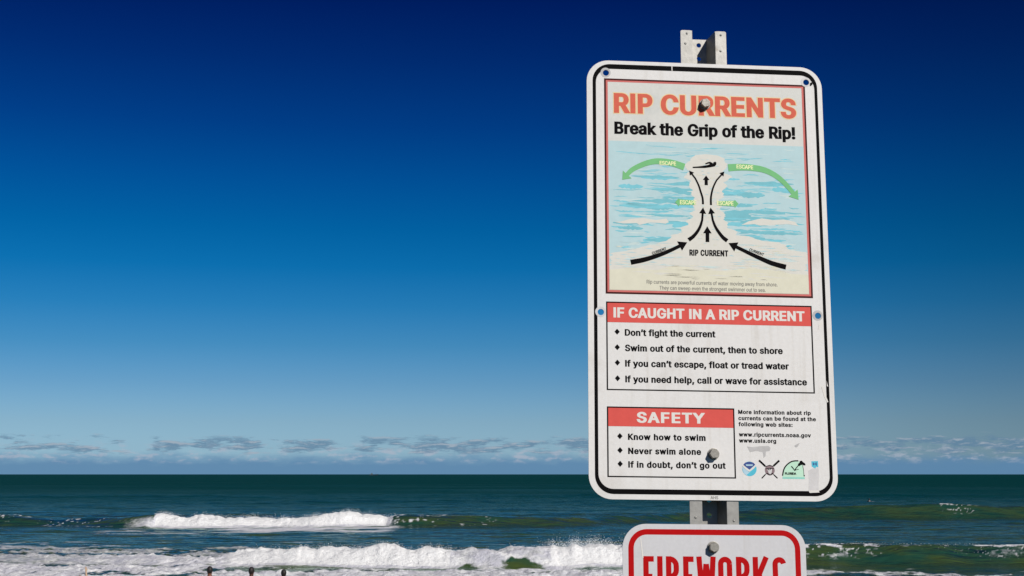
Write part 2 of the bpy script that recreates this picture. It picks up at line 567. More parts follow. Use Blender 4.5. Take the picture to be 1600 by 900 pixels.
def fix(o):
    bm = bmesh.new()
    bm.from_mesh(o.data)
    bmesh.ops.recalc_face_normals(bm, faces=bm.faces)
    bm.to_mesh(o.data)
    bm.free()
    return o


def rrect(u0, v0, u1, v1, r, n=10):
    P = []
    for cx, cy, a in ((u1 - r, v0 + r, -90), (u1 - r, v1 - r, 0), (u0 + r, v1 - r, 90), (u0 + r, v0 + r, 180)):
        for k in range(n + 1):
            t = rad(a + 90 * k / n)
            P.append((cx + r * math.cos(t), cy + r * math.sin(t)))
    return P


def rect(u0, v0, u1, v1):
    return [(u0, v0), (u1, v0), (u1, v1), (u0, v1)]


def circ(u, v, r, n=20, ry=None):
    return [(u + r * math.cos(2 * math.pi * k / n), v + (ry or r) * math.sin(2 * math.pi * k / n)) for k in range(n)]


def ribbon(pts, w0, w1=None, cap=False):
    """polygon along a line, tapering from width w0 to w1"""
    w1 = w0 if w1 is None else w1
    n = len(pts)
    A, B = [], []
    for i, p in enumerate(pts):
        a, b = pts[max(i - 1, 0)], pts[min(i + 1, n - 1)]
        dx, dy = b[0] - a[0], b[1] - a[1]
        l = math.hypot(dx, dy) or 1
        h = (w0 + (w1 - w0) * i / (n - 1)) / 2
        A.append((p[0] - dy / l * h, p[1] + dx / l * h))
        B.append((p[0] + dy / l * h, p[1] - dx / l * h))
    return A + B[::-1]


def smooth_line(pts, n=6):
    out = []
    P = [pts[0]] + list(pts) + [pts[-1]]
    for i in range(1, len(P) - 2):
        for k in range(n):
            t = k / n
            q = []
            for c in (0, 1):
                a, b, c_, d = P[i - 1][c], P[i][c], P[i + 1][c], P[i + 2][c]
                q.append(.5 * (2 * b + (c_ - a) * t + (2 * a - 5 * b + 4 * c_ - d) * t * t + (3 * b - a - 3 * c_ + d) * t ** 3))
            out.append(tuple(q))
    out.append(tuple(pts[-1]))
    return out


LAY = .10                                            # mm between printed layers


def sheet(name, polys, layer, m, parent, mats=None, dq=.003):
    """printed sheet: polys is a list of loop lists (outer, holes...) or (loops, material index)"""
    V, F, I = [], [], []
    for q, pl in enumerate(polys):
        ix = 0
        if mats:
            pl, ix = pl
        vv, tr = tess(pl)
        k = len(V)
        V += [L3(u, v, -layer * LAY - (dq(q) if callable(dq) else q * dq)) for u, v in vv]
        F += [(a + k, b + k, c + k) for a, b, c in tr]
        I += [ix] * len(tr)
    return mesh(name, V, F, mats or m, parent, idx=I)


_cap = {}
try:                                                  # Blender's own bundled sans serif; its built-in face otherwise
    import os
    FONT = bpy.data.fonts.load(os.path.join(bpy.utils.resource_path('LOCAL'), 'datafiles', 'fonts', 'Inter.woff2'))
except Exception:
    FONT = None


def grow_loop(P, d):
    """loop pushed outwards by d (negative: inwards); mitred"""
    n = len(P)
    ar = sum(P[i][0] * P[(i + 1) % n][1] - P[(i + 1) % n][0] * P[i][1] for i in range(n))
    sg = 1 if ar > 0 else -1
    out = []
    for i in range(n):
        p0, p1, p2 = P[i - 1], P[i], P[(i + 1) % n]
        a = (p1[0] - p0[0], p1[1] - p0[1])
        b = (p2[0] - p1[0], p2[1] - p1[1])
        la, lb = math.hypot(*a) or 1, math.hypot(*b) or 1
        na, nb = (a[1] / la, -a[0] / la), (b[1] / lb, -b[0] / lb)
        m_ = (na[0] + nb[0], na[1] + nb[1])
        k = m_[0] ** 2 + m_[1] ** 2
        f = 2 / max(k, .9)
        out.append((p1[0] + sg * d * m_[0] * f, p1[1] + sg * d * m_[1] * f * .55))
    return out


def glyphs(body, bold, spacing=1.0):
    """outlines of a line of text, emboldened: points (x, y, step) and triangles"""
    cu = bpy.data.curves.new('lettering', 'FONT')
    cu.body = body
    if FONT:
        cu.font = FONT
        cu.body = body.replace('I', '\u0399').replace('l', '\u0399')      # plain stroke, no slab or tail
    cu.space_character = spacing
    o = bpy.data.objects.new('lettering', cu)
    COL.objects.link(o)
    dg = bpy.context.evaluated_depsgraph_get()
    c2 = o.evaluated_get(dg).to_curve(dg)
    loops = []
    for sp in c2.splines:
        P = []
        bp = sp.bezier_points
        for i in range(len(bp)):
            p, q = bp[i], bp[(i + 1) % len(bp)]
            A, B, C, D = p.co, p.handle_right, q.handle_left, q.co
            straight = ((B - A).cross(D - A)).length < 1e-5 and ((C - A).cross(D - A)).length < 1e-5
            for k in range(1 if straight else 4):
                t = k / 4
                v = A * (1 - t) ** 3 + B * 3 * t * (1 - t) ** 2 + C * 3 * t * t * (1 - t) + D * t ** 3
                if not P or math.hypot(v.x - P[-1][0], v.y - P[-1][1]) > 1e-4:
                    P.append((v.x, v.y))
        if len(P) > 2 and math.hypot(P[0][0] - P[-1][0], P[0][1] - P[-1][1]) < 1e-4:
            P.pop()
        if len(P) > 2:
            loops.append(P)
    o.to_curve_clear()
    bpy.data.objects.remove(o)
    bpy.data.curves.remove(cu)
    area = lambda P: sum(P[i - 1][0] * P[i][1] - P[i][0] * P[i - 1][1] for i in range(len(P))) / 2
    ars = [area(P) for P in loops]
    big = max(ars, key=abs)
    grown = [grow_loop(P, bold if a * big > 0 else -bold) if bold else P for P, a in zip(loops, ars)]
    pts, ed = [], []
    for P in grown:
        k = len(pts)
        pts += [Vector(p) for p in P]
        ed += [(k + i, k + (i + 1) % len(P)) for i in range(len(P))]
    vo, eo, fo, *_ = delaunay_2d_cdt(pts, ed, [], 0, 1e-5)
    V = np.array([(v.x, v.y) for v in vo])
    F = np.array([f for f in fo if len(f) == 3])
    c = V[F].mean(1)
    wn = np.zeros(len(c))                              # winding number: letters are the union of their strokes
    A = np.array(pts)
    for i, j in ed:
        (x1, y1), (x2, y2) = A[i], A[j]
        up = (y1 <= c[:, 1]) & (y2 > c[:, 1])
        dn = (y2 <= c[:, 1]) & (y1 > c[:, 1])
        sd = (x2 - x1) * (c[:, 1] - y1) - (c[:, 0] - x1) * (y2 - y1)
        wn += (up & (sd > 0)).astype(int) - (dn & (sd < 0)).astype(int)
    F = F[np.sign(big) * wn > 0]
    T = V[F]
    ccw = (T[:, 1, 0] - T[:, 0, 0]) * (T[:, 2, 1] - T[:, 0, 1]) - (T[:, 2, 0] - T[:, 0, 0]) * (T[:, 1, 1] - T[:, 0, 1]) > 0
    F = np.where(ccw[:, None], F, F[:, ::-1])
    used, F = np.unique(F, return_inverse=True)
    return V[used], F.reshape(-1, 3).tolist()


def lettering(name, body, u0, u1, base, cap, layer, m, parent, bold=.03, spacing=1.0, rot=0.0, grow=0.0, wobble=0.0):
    """text fitted to a width and a capital height on the sheet"""
    key = round(bold + grow, 4)
    if key not in _cap:
        c, _ = glyphs('H', bold + grow)
        _cap[key] = (c[:, 1].min(), c[:, 1].max())
    lo, hi = _cap[key]
    c, fs = glyphs(body, bold + grow, spacing)
    x0, x1 = c[:, 0].min(), c[:, 0].max()
    g = 0
    if grow:
        g = grow * cap / .73
    u = (c[:, 0] - x0) / (x1 - x0) * (u1 - u0 + 2 * g) - g
    v = -((c[:, 1] - lo) / (hi - lo) * (cap + 2 * g) - g)
    ca, sa = math.cos(rad(rot)), math.sin(rad(rot))
    V = [L3(u0 + a * ca - b * sa, base + a * sa + b * ca, -layer * LAY) for a, b in zip(u, v)]
    return mesh(name, V, fs, m, parent)


# --- materials of the signs
M_white = mat('weathered_white_sheeting', (.73, .715, .69), .5, var=.05, scale=170, bump=.15, spec=.25, stains=((.60, .57, .53), 9, .55, .80), runs=.10)
M_card = mat('faded_card_print', (.66, .66, .615), .55, var=.05, scale=170, spec=.15, stains=((.56, .57, .54), 14, .5, .75))
M_black = mat('black_print', (.0035, .003, .0035), .7, var=.2, scale=120, spec=.05)
M_black2 = mat('black_border_paint', (.003, .0025, .003), .7, var=.2, scale=60, spec=.06)
M_maroon = mat('faded_dark_red_edge', (.05, .006, .006), .6, var=.1, spec=.1)
M_pink = mat('faded_pink_frame', srgb(206, 112, 106), .6, var=.08, scale=60, spec=.12)
M_coral = mat('faded_coral_print', srgb(212, 101, 80), .6, var=.09, scale=90, spec=.1)
M_cream = mat('cream_outline_print', srgb(230, 206, 160), .6, var=.05, spec=.12)
M_red = mat('faded_red_banner', srgb(216, 88, 80), .6, var=.07, scale=70, spec=.12)
M_wtext = mat('white_print', (.74, .71, .66), .55, var=.03, scale=100, spec=.15)
M_grey = mat('grey_scuff', (.46, .45, .44), .6, var=.15, scale=90)
M_tape = mat('dull_tape_residue', (.60, .585, .575), .55, var=.12, scale=80)
M_fine = mat('small_brown_print', (.16, .15, .13), .5)
M_green = mat('faded_green_print', srgb(122, 190, 128), .6, var=.06, scale=70, spec=.1)
M_escape = mat('pale_yellow_print', srgb(236, 238, 176), .5, var=.05)
M_sea = [mat('pale_sea_print', srgb(184, 211, 214), .65, spec=.1, var=.05, scale=60),
         mat('aqua_sea_print', srgb(128, 200, 212), .65, spec=.1, var=.08, scale=60),
         mat('blue_sea_print', srgb(124, 190, 200), .65, spec=.1, var=.08, scale=60),
         mat('whitish_sea_print', srgb(202, 219, 216), .65, spec=.1, var=.05, scale=60),
         mat('white_surf_print', srgb(218, 216, 206), .65, spec=.1, var=.04, scale=120),
         mat('sand_print', srgb(220, 217, 196), .65, spec=.1, var=.05, scale=60)]
M_metal = mat('weathered_galvanised_steel', (.33, .322, .298), .5, metal=.5, var=.16, scale=60, bump=.3, spec=.2, stains=((.24, .22, .19), 28, .56, .72))
M_bolt = mat('zinc_bolt', (.30, .285, .25), .45, metal=.3, var=.2, scale=300, bump=.4, spec=.3)
M_alu = mat('sheet_edge_aluminium', (.6, .6, .6), .45, metal=.6)
M_fred = mat('red_sign_paint', srgb(178, 4, 8), .6, var=.08, scale=90, spec=.1)
M_fwhite = mat('grey_white_sheeting', (.60, .595, .605), .5, var=.05, scale=170, bump=.12, spec=.25, stains=((.50, .49, .49), 12, .58, .8), runs=.08)

# --- the post: a hat-section channel, open to the front
post = empty('sign_post')
post.matrix_world = SIGN_M @ Matrix.Translation((0, 0, -2.05))
tag(post, 'galvanised steel channel post carrying the rip current sign and the fireworks sign', 'post')


def post_channel():
    top, bot = -63.0, 382 + 2050.0
    V, F = [], []

    def add(vf):
        k = len(V)
        V.extend(vf[0])
        F.extend([tuple(i + k for i in f) for f in vf[1]])
    t = 3.0
    f0 = 2.2                                          # front of the flanges, just behind the sheets
    wd = 44.0                                         # depth of the web
    for u0, u1 in ((168.5, 189.0), (231.0, 250.5)):
        P = rrect(u0, top, u1, bot, 3.0, 3)
        add(plate([P], f0, f0 + t))
    v = -64.7
    while v < bot:
        a, b = max(v, top), min(v + 25.4, bot)
        lo = [rect(197, a, 224, b)] + ([circ(210.2, v + 12.7, 4.3, 14)] if a < v + 8 and b > v + 17.5 else [])
        add(plate(lo, wd, wd + t))
        v += 25.4
    for a, b in (((189.0, f0 + .4), (197.0, wd + t - .4)), ((231.0, f0 + .4), (224.0, wd + t - .4))):
        sgn = 1 if a[0] < b[0] else -1
        q = [(a[0] - sgn * 2.6, a[1]), (a[0] + sgn * .35, a[1]), (b[0] + sgn * .35, b[1]), (b[0] - sgn * 2.6, b[1])]
        k = len(V)
        V.extend([L3(u, top + .3, d) for u, d in q] + [L3(u, bot, d) for u, d in q])
        F.extend([(k + i, k + (i + 1) % 4, k + 4 + (i + 1) % 4, k + 4 + i) for i in range(4)] + [(k, k + 3, k + 2, k + 1), (k + 4, k + 5, k + 6, k + 7)])
    V = [(x, y, z + 2.05) for x, y, z in V]
    o = fix(mesh('channel', V, F, M_metal, post))
    # punched dimples on the flanges
    for u, v in ((180, -57), (241, -56), (177, -38), (240, -26), (178, 792), (242, 797)):
        bm = bmesh.new()
        bmesh.ops.create_uvsphere(bm, u_segments=10, v_segments=6, radius=.0022)
        bmesh.ops.scale(bm, vec=(1, .6, 1), verts=bm.verts)
        x, y, z = L3(u, v, f0)
        bmesh.ops.translate(bm, vec=(x, y, z + 2.05), verts=bm.verts)
        bm_obj('dimple', bm, M_metal, post, smooth=True)


post_channel()

ZB = .3825                                            # big sign's base is its lower edge


def bolt(parent, u, v, dz, tilt=0.0):
    """hex bolt head on a washer"""
    bm = bmesh.new()
    c = L3(u, v, 0)
    for r, d0, d1, n in ((.0098, 0, -.0016, 28), (.0083, -.0016, -.0105, 6)):
        r2 = r * .93
        ring = []
        for rr, d in ((r, d0), (r, d1 * .86 + d0 * .14), (r2, d1)):
            ring.append([bm.verts.new((c[0] + rr * math.cos(2 * math.pi * k / n + tilt), c[1] + d - .0006, c[2] + rr * math.sin(2 * math.pi * k / n + tilt))) for k in range(n)])
        for a, b in zip(ring, ring[1:]):
            for k in range(n):
                bm.faces.new((a[k], a[(k + 1) % n], b[(k + 1) % n], b[k]))
        bm.faces.new(ring[-1])
    # rounded boss on the head and shank through to the post
    bmesh.ops.create_cone(bm, cap_ends=True, segments=16, radius1=.0045, radius2=.0045, depth=.06,
                          matrix=Matrix.Translation((c[0], c[1] + .0245, c[2])) @ Matrix.Rotation(rad(90), 4, 'X'))
    bmesh.ops.recalc_face_normals(bm, faces=bm.faces)
    o = bm_obj('bolt', bm, M_bolt, parent)
    o.location = (0, 0, dz)
    return o


sign = empty('warning_sign')
sign.matrix_world = SIGN_M
tag(sign, 'large white rip current warning sign with sea picture and black rounded border', 'sign')
HOLES = [(34, 23), (392, 28), (22, 450.5), (397, 449)]
o = fix(mesh('panel', *plate([rrect(0, 0, 420, 764, 39)] + [circ(u, v, 5.4) for u, v in HOLES], 0, 2.0), M_white, sign))
sheet('border_line', [[rrect(10.3, 6.6, 411.5, 755.5, 31), rrect(16.2, 15.5, 406.2, 747.0, 25)]], 1, M_black2, sign)
for k, (u, v) in enumerate(HOLES):
    sheet('washer_mark', [[circ(u - .6, v - .5, 9.0, 24), circ(u, v, 5.5, 20)]], 2, M_grey if k in (0, 3) else M_tape, sign)
# scrapes of paint on the border and drips by the holes
for q in ([(398, 571), (401, 570), (405, 586), (409, 597), (407, 598), (402, 588)], [(407.2, 560), (408.4, 566), (410, 571), (407.5, 570)],
          [(398, 464), (404, 458), (404.5, 461), (399, 472), (396, 474)], [(150.5, 6.2), (152.4, 6.2), (152.2, 15.8), (150.8, 15.8)],
          [(369, 746), (386, 745.5), (388, 749), (371, 750)]):
    sheet('paint_scratch', [[q]], 3, M_wtext, sign)
sheet('black_drip', [[[(399, 29), (403, 27), (403.5, 31), (401, 34), (398.5, 35), (398.6, 32)]]], 3, M_black, sign)
lettering('maker_mark', 'AHS', 203, 216, 762.2, 5.2, 1, M_fine, sign, .02)

# --- poster with the picture of the sea
poster = sheet('poster', [[rect(36.5, 39, 383.5, 412.5)]], 1, M_card, sign)
sheet('poster_edge', [[rect(30.5, 33.2, 389.5, 418.5), rect(33.7, 36.4, 386.4, 415.3)]], 1, M_maroon, poster)
sheet('pink_frame', [[rect(33.7, 36.4, 386.4, 415.3), rect(36.9, 39.4, 383.0, 412.0)]], 2, M_pink, poster)
lettering('heading_outline', 'RIP CURRENTS', 47.5, 372, 96.2, 36.5, 2, M_cream, poster, .042, 1.06, grow=.03)
lettering('heading', 'RIP CURRENTS', 47.5, 372, 96.2, 36.5, 3, M_coral, poster, .042, 1.06)
lettering('subheading', 'Break the Grip of the Rip!', 48, 369, 134.5, 22.5, 3, M_black, poster, .046, 1.05)


def sea_picture():
    P = []
    rng = random.Random(3)
    P.append(([rect(37.5, 147, 382.5, 380)], 0))
    # washes of aqua, then brush strokes
    for k in range(60):
        v = rng.uniform(208, 330)
        ln = rng.uniform(40, 110)
        u = rng.uniform(38, 382 - ln)
        hgt = rng.uniform(4, 11)
        up, dn = [], []
        for i in range(13):
            t = i / 12
            e = hgt * math.sin(math.pi * (t * .96 + .02)) ** .5 / 2
            up.append((u + ln * t, v - e * rng.uniform(.5, 1.3)))
            dn.append((u + ln * t, v + e * rng.uniform(.5, 1.3)))
        P.append(([up + dn[::-1]], rng.choice((0, 2, 1, 1, 2, 2))))
    for k in range(420):
        v = rng.uniform(152, 366)
        far = (v - 150) / 220
        ln = rng.uniform(14, 60) * (1 - .3 * far)
        u = rng.uniform(38, 382 - ln)
        hgt = rng.uniform(.5, 1.6) + far * rng.uniform(.6, 2.8)
        pts = []
        sl = rng.uniform(-.06, .06)
        bend = rng.uniform(-1.6, 1.6)
        for i in range(7):
            t = i / 6
            pts.append((u + ln * t, v + sl * ln * t + bend * math.sin(3.1 * t) + rng.uniform(-.5, .5)))
        up, dn = [], []
        for i, p in enumerate(pts):
            w_ = hgt * math.sin(math.pi * (i + .15) / 6.3) ** .7 / 2 + .1
            up.append((p[0], min(max(p[1] - w_ * rng.uniform(.6, 1.3), 147.5), 379)))
            dn.append((p[0], min(max(p[1] + w_ * rng.uniform(.6, 1.3), 148), 379.5)))
        mid = .25 if v < 215 else (.72 if v < 320 else .5)
        r = rng.random()
        P.append(([up + dn[::-1]], 1 if r < mid * .75 else (2 if r < mid else (3 if r < mid + .2 else 0))))
    global NS, NW
    NS = len(P) - 1
    right = [(209.1, 166.4), (228, 168), (241.7, 173.1), (246.2, 188.1), (237.8, 198.4), (253.9, 206.3), (237.3, 216.8), (247.0, 221.5), (233.7, 231.9), (238.7, 241.7), (228.5, 248.7), (236.8, 256.8), (228.1, 265.3), (235.9, 271.6), (238.9, 283.0), (245.2, 287.8), (243.4, 297.7), (261.0, 303.8), (257.6, 310.5), (280.3, 311.6), (302.8, 319.2), (332.0, 321.1), (354.3, 334.3), (382.3, 338.0), (382.3, 378.2)]
    left = [(37.7, 377.9), (37.7, 347.5), (67.3, 343.5), (96.1, 334.3), (118.7, 327.6), (141.2, 323.4), (147.8, 313.4), (164.0, 308.0), (160.9, 299.9), (173.9, 294.7), (170.8, 288.2), (183.9, 281.2), (177.5, 274.8), (186.0, 267.9), (182.9, 259.7), (186.8, 246.4), (179.9, 240.0), (184.9, 233.3), (175.3, 225.2), (182.0, 215.1), (169.1, 210.4), (175.8, 200.2), (171.2, 187.0)]

    # white water: a column between two ragged banks, laid in thin rows
    lb = sorted([(v, u) for u, v in left] + [(168.5, 190), (166.4, 209), (378.5, 37.7)])
    rb = sorted([(v, u) for u, v in right])
    vv_ = np.arange(166.5, 379, .75)
    zig = lambda sd: (fbm(vv_ / 5.0, vv_ * 0, 4, sd, .7) - .5) * np.interp(vv_, [166, 176, 300, 330], [0, 10, 12, 26])
    lu = np.clip(np.interp(vv_, [v for v, u in lb], [u for v, u in lb]) + zig(301), 37.7, 382.3)
    ru = np.clip(np.interp(vv_, [v for v, u in rb], [u for v, u in rb]) + zig(331), 37.7, 382.3)
    for i in range(len(vv_) - 1):
        P.append(([[(lu[i], vv_[i]), (ru[i], vv_[i]), (ru[i + 1], vv_[i + 1]), (lu[i + 1], vv_[i + 1])]], 4))
    NW = len(P) - 1
    P.append(([[(45.4, 292.5), (58.2, 291.5), (74.3, 286.5), (96.8, 284.3), (119.3, 287.3), (137.0, 284.2), (141.1, 290.6), (135.3, 293.4), (109.5, 291.5), (90.2, 296.9), (85.4, 293.8), (61.4, 295.0)]], 4))
    P.append(([[(267.9, 292.1), (281.0, 285.2), (304.0, 279.3), (323.5, 281.7), (343.1, 280.2), (362.6, 284.0), (368.9, 291.1), (349.4, 288.3), (323.2, 290.7), (300.4, 292.3), (290.7, 289.9)]], 4))
    # streaks inside the white water and the shallows
    for k in range(130):
        v = rng.uniform(326, 372)
        ln = rng.uniform(10, 36)
        u = rng.choice((rng.uniform(42, 150), rng.uniform(240, 345)))
        P.append(([[(u, v), (u + ln * .5, v - rng.uniform(.4, 1.4)), (u + ln, v + rng.uniform(-1, 1)), (u + ln * .5, v + rng.uniform(.3, 1.2))]], rng.choice((0, 0, 3, 3, 3, 5))))
    for k in range(60):
        v = rng.uniform(172, 330)
        u = rng.uniform(190, 228)
        P.append(([[(u, v), (u + 3, v - .8), (u + 7, v + .2), (u + 3, v + .7)]], rng.choice((3, 5, 0))))
    sand = [(37.5, 376.9), (76.5, 372.7), (117.9, 375.9), (150.1, 366.4), (191.6, 370.9), (236.6, 373.1), (285.1, 368.7), (320.6, 371.1), (352.8, 376.8), (382.5, 377.8), (382.5, 411.5), (37.5, 411.5)]
    P.append(([sand], 5))
    for k in range(110):
        v = rng.uniform(364, 392)
        ln = rng.uniform(12, 50)
        u = rng.uniform(40, 380 - ln)
        P.append(([[(u, v), (u + ln * .4, v - rng.uniform(.4, 1.6)), (u + ln, v + rng.uniform(-.8, .8)), (u + ln * .6, v + rng.uniform(.3, 1.3))]], rng.choice((4, 5, 4) if v > 374 else (4, 3, 5))))
    return sheet('sea_picture', P, 2, None, poster, mats=M_sea, dq=lambda q: 0 if q == 0 else (.005 + (q % 30) * .003 if q <= NS else (.10 if q <= NW else .115 + min((q - NW) * .001, .1) + (q % 7) * .003)))


pic = sea_picture()
PL = 6                                                # layer of the drawings on the picture


def arrow(name, line, w0, w1, tip, hw, hl, m, parent=None):
    """tapering curved shaft with a head that points at tip"""
    ln = smooth_line(line)
    e = ln[-1]
    dx, dy = tip[0] - e[0], tip[1] - e[1]
    l = math.hypot(dx, dy)
    dx, dy = dx / l, dy / l
    b = (tip[0] - dx * hl, tip[1] - dy * hl)
    ln = [p for p in ln if (tip[0] - p[0]) * dx + (tip[1] - p[1]) * dy > hl * .92] + [(b[0] + dx * .3, b[1] + dy * .3)]
    hd = [tip, (b[0] - dy * hw, b[1] + dx * hw), (b[0] + dy * hw, b[1] - dx * hw)]
    return sheet(name, [[ribbon(ln, w0, w1)], [hd]], PL, m, parent or poster)


arrow('escape_arrow', [(170, 191), (153, 185.5), (137, 182.5), (121, 182), (105, 185.5), (90, 192), (78, 199), (70, 207)], 12.5, 7.5, (61, 217), 10, 13, M_green)
arrow('escape_arrow', [(247.5, 190), (263, 188.5), (278.5, 188), (293, 189), (307, 191), (320, 195.5), (332.5, 202.5), (344, 212), (354, 223)], 13, 8, (370.5, 244), 10.5, 15, M_green)
for u, d in ((159.5, -1), (257, 1)):
    sheet('escape_tag', [[[(u, 249), (u - d * 28, 250.5), (u - d * 28, 258.5), (u, 259.5), (u + d * .5, 262), (u + d * 7, 254.5), (u + d * .5, 247.5)]]], PL, M_green, poster)
lettering('escape_word', 'ESCAPE', 126.5, 155.5, 188.4, 7.2, PL + 1, M_escape, poster, .03, rot=1)
lettering('escape_word', 'ESCAPE', 262, 291.5, 190.6, 7.2, PL + 1, M_escape, poster, .03, rot=2)
lettering('escape_word', 'ESCAPE', 161, 190, 258.2, 7.6, PL + 1, M_escape, poster, .03)
lettering('escape_word', 'ESCAPE', 226, 255, 257.8, 7.6, PL + 1, M_escape, poster, .03)
arrow('current_arrow', [(201.5, 257), (201, 246), (198, 235), (194.5, 223), (189, 211)], 3.6, 2.8, (178.5, 197), 4.6, 8, M_black)
arrow('current_arrow', [(215.5, 258), (215.6, 246), (217.5, 235), (221, 224), (226.5, 213)], 3.6, 2.8, (240.5, 197), 4.6, 8, M_black)
arrow('current_arrow', [(175, 321), (183, 315), (190.5, 306), (196, 296), (199.5, 285)], 7.0, 3.6, (201.5, 262.5), 6.0, 11, M_black)
arrow('current_arrow', [(242.5, 321), (235, 315), (228, 306), (222, 296), (218, 285)], 7.0, 3.6, (214.5, 262.5), 6.0, 11, M_black)
arrow('current_arrow', [(208, 222.5), (208, 213)], 5.6, 5.6, (208, 205), 5.8, 8.2, M_black)
arrow('current_arrow', [(207.8, 324), (208, 310)], 6.4, 6.4, (208, 296), 7.4, 12.5, M_black)
arrow('current_arrow', [(74, 363), (95, 358.5), (114, 352.5), (132, 345.5), (148, 338)], 9.0, 6.0, (172.5, 325.5), 9.0, 15, M_black)
arrow('current_arrow', [(344, 365), (322, 359.5), (304, 352.5), (288, 345.5), (272, 338)], 9.0, 6.0, (244.5, 325), 9.0, 15, M_black)
lettering('current_word', 'CURRENT', 112, 138.5, 349, 5.0, PL + 1, M_black, poster, .02, rot=-21)
lettering('current_word', 'CURRENT', 280, 306.5, 337.5, 5.0, PL + 1, M_black, poster, .02, rot=20)
lettering('rip_current_words', 'RIP CURRENT', 176, 243.5, 348.6, 10.6, PL + 1, M_black, poster, .045, 1.12)
sheet('swimmer_picture', [[[(184.8, 190.1), (194.9, 189.1), (204.5, 187.5), (211.5, 186.0), (215.8, 184.1), (213.1, 183.4), (208.1, 185.0), (206.3, 183.8), (211.6, 180.8), (215.7, 180.0), (218.8, 181.4), (220.9, 183.1), (221.8, 180.7), (224.8, 179.5), (226.9, 181.2), (226.4, 185.1), (223.8, 188.2), (216.1, 190.0), (206.5, 191.6), (192.8, 192.0), (184.7, 192.3)]]], PL, M_black, poster)
lettering('caption_line', 'Rip currents are powerful currents of water moving away from shore.', 101, 328, 399.4, 6.4, PL, M_fine, poster, .01)
lettering('caption_line', 'They can sweep even the strongest swimmer out to sea.', 123, 307, 409.4, 6.4, PL, M_fine, poster, .01)

# --- advice panels


def advice(name, u0, v0, u1, v1, red_v, title, tu0, tu1, tbase, tcap, lines, cap, bold, tspace, lspace):
    fr = sheet(name, [[rect(u0, v0, u1, v1), rect(u0 + 2.4, v0 + 2.4, u1 - 2.4, v1 - 2.2)]], 1, M_black, sign)
    sheet('red_banner', [[rect(u0 + 2.3, v0 + 2.3, u1 - 2.3, red_v)]], 2, M_red, fr)
    lettering('banner_words', title, tu0, tu1, tbase, tcap, 3, M_wtext, fr, .042, tspace)
    for bu, lu0, lu1, base, txt in lines:
        c = base - cap * .58
        sheet('bullet', [[[(bu - 4.6, c), (bu, c - 5.2), (bu + 4.6, c), (bu, c + 5.2)]]], 1, M_black, fr)
        lettering('advice_line', txt, lu0, lu1, base, cap, 1, M_black, fr, bold, lspace)
    return fr


advice('rip_advice_panel', 31, 432, 386.5, 583.2, 467.5, 'IF CAUGHT IN A RIP CURRENT', 43.5, 373.5, 459.4, 17.6,
       [(49.5, 62.5, 218, 490.3, 'Don\u2019t fight the current'), (49.5, 62.5, 333.5, 516.8, 'Swim out of the current, then to shore'),
        (49.5, 62.5, 343, 543.0, 'If you can\u2019t escape, float or tread water'), (49.5, 62.5, 373.5, 569.6, 'If you need help, call or wave for assistance')],
       11.4, .043, 1.06, 1.07)
advice('safety_panel', 31, 610.5, 247, 727.8, 643.4, 'SAFETY', 81, 197, 637, 18, 
       [(52.5, 66, 197, 666, 'Know how to swim'), (52.5, 66, 189, 689.4, 'Never swim alone'), (52.5, 66, 230, 711.8, 'If in doubt, don\u2019t go out')],
       10.6, .045, 1.15, 1.12)
for u1, v, s in ((378, 619.8, 'More information about rip'), (386.5, 630.2, 'currents can be found at the'), (346, 640.4, 'following web sites:'), (377, 657.6, 'www.ripcurrents.noaa.gov'), (317, 667.8, 'www.usla.org')):
    lettering('info_line', s, 253.5, u1, v, 7.0, 1, M_black, sign, .045, 1.12)

# --- emblems
M_navy = mat('navy_emblem_print', srgb(34, 62, 132), .5, var=.1)
M_cyan = mat('cyan_emblem_print', srgb(70, 182, 204), .5, var=.1)
M_paleblue = mat('pale_blue_emblem_print', srgb(168, 200, 214), .5, var=.1)
M_mauve = mat('mauve_emblem_print', srgb(128, 106, 110), .5, var=.1)
M_mint = mat('mint_emblem_print', srgb(186, 224, 198), .5, var=.06)
M_mint2 = mat('turquoise_emblem_print', srgb(140, 206, 190), .5, var=.1)
em = sheet('round_emblem', [[circ(270, 711.3, 12.2, 32)]], 1, M_cyan, sign)
sheet('emblem_shade', [[[(257.9, 711), (258.5, 706.4), (270, 717.5), (264, 722), (260.5, 718.8)]]], 2, M_paleblue, em)
sheet('emblem_sky', [[[(259.6, 704.6), (263, 701.0), (270, 699.3), (277, 701.0), (280.0, 704.2), (275.5, 708), (270.2, 712.6), (264.5, 708.5)]]], 3, M_navy, em)
sheet('emblem_bird', [[[(257.4, 706.2), (259.4, 704.6), (264, 708.6), (270.1, 713.0), (275.6, 708.3), (280.2, 704.3), (282.0, 706.0), (276.5, 711.6), (270.0, 716.4), (263, 711.6)]]], 4, M_wtext, em)
sheet('emblem_letters', [[[(263.6, 704.0), (276, 703.8), (275.2, 706.4), (264.8, 706.6)]]], 5, M_paleblue, em)
em = sheet('crossed_oars_emblem', [[ribbon([(290.3, 726.6), (312, 705.3)], 1.3)], [ribbon([(317.2, 726.2), (296, 706.0)], 1.3)],
                                   [ribbon([(311.0, 706.0), (321.2, 696.8)], 3.3)], [ribbon([(297.0, 706.6), (286.6, 696.9)], 3.3)],
                                   [ribbon([(290.3, 726.8), (296.5, 720.6)], 2.0)], [ribbon([(317.2, 726.4), (311.4, 720.8)], 2.0)]], 1, M_black, sign)
sheet('life_ring', [[circ(304.5, 713.3, 8.4, 24), circ(304.5, 712.8, 4.0, 16, 3.2)]], 2, M_mauve, em)
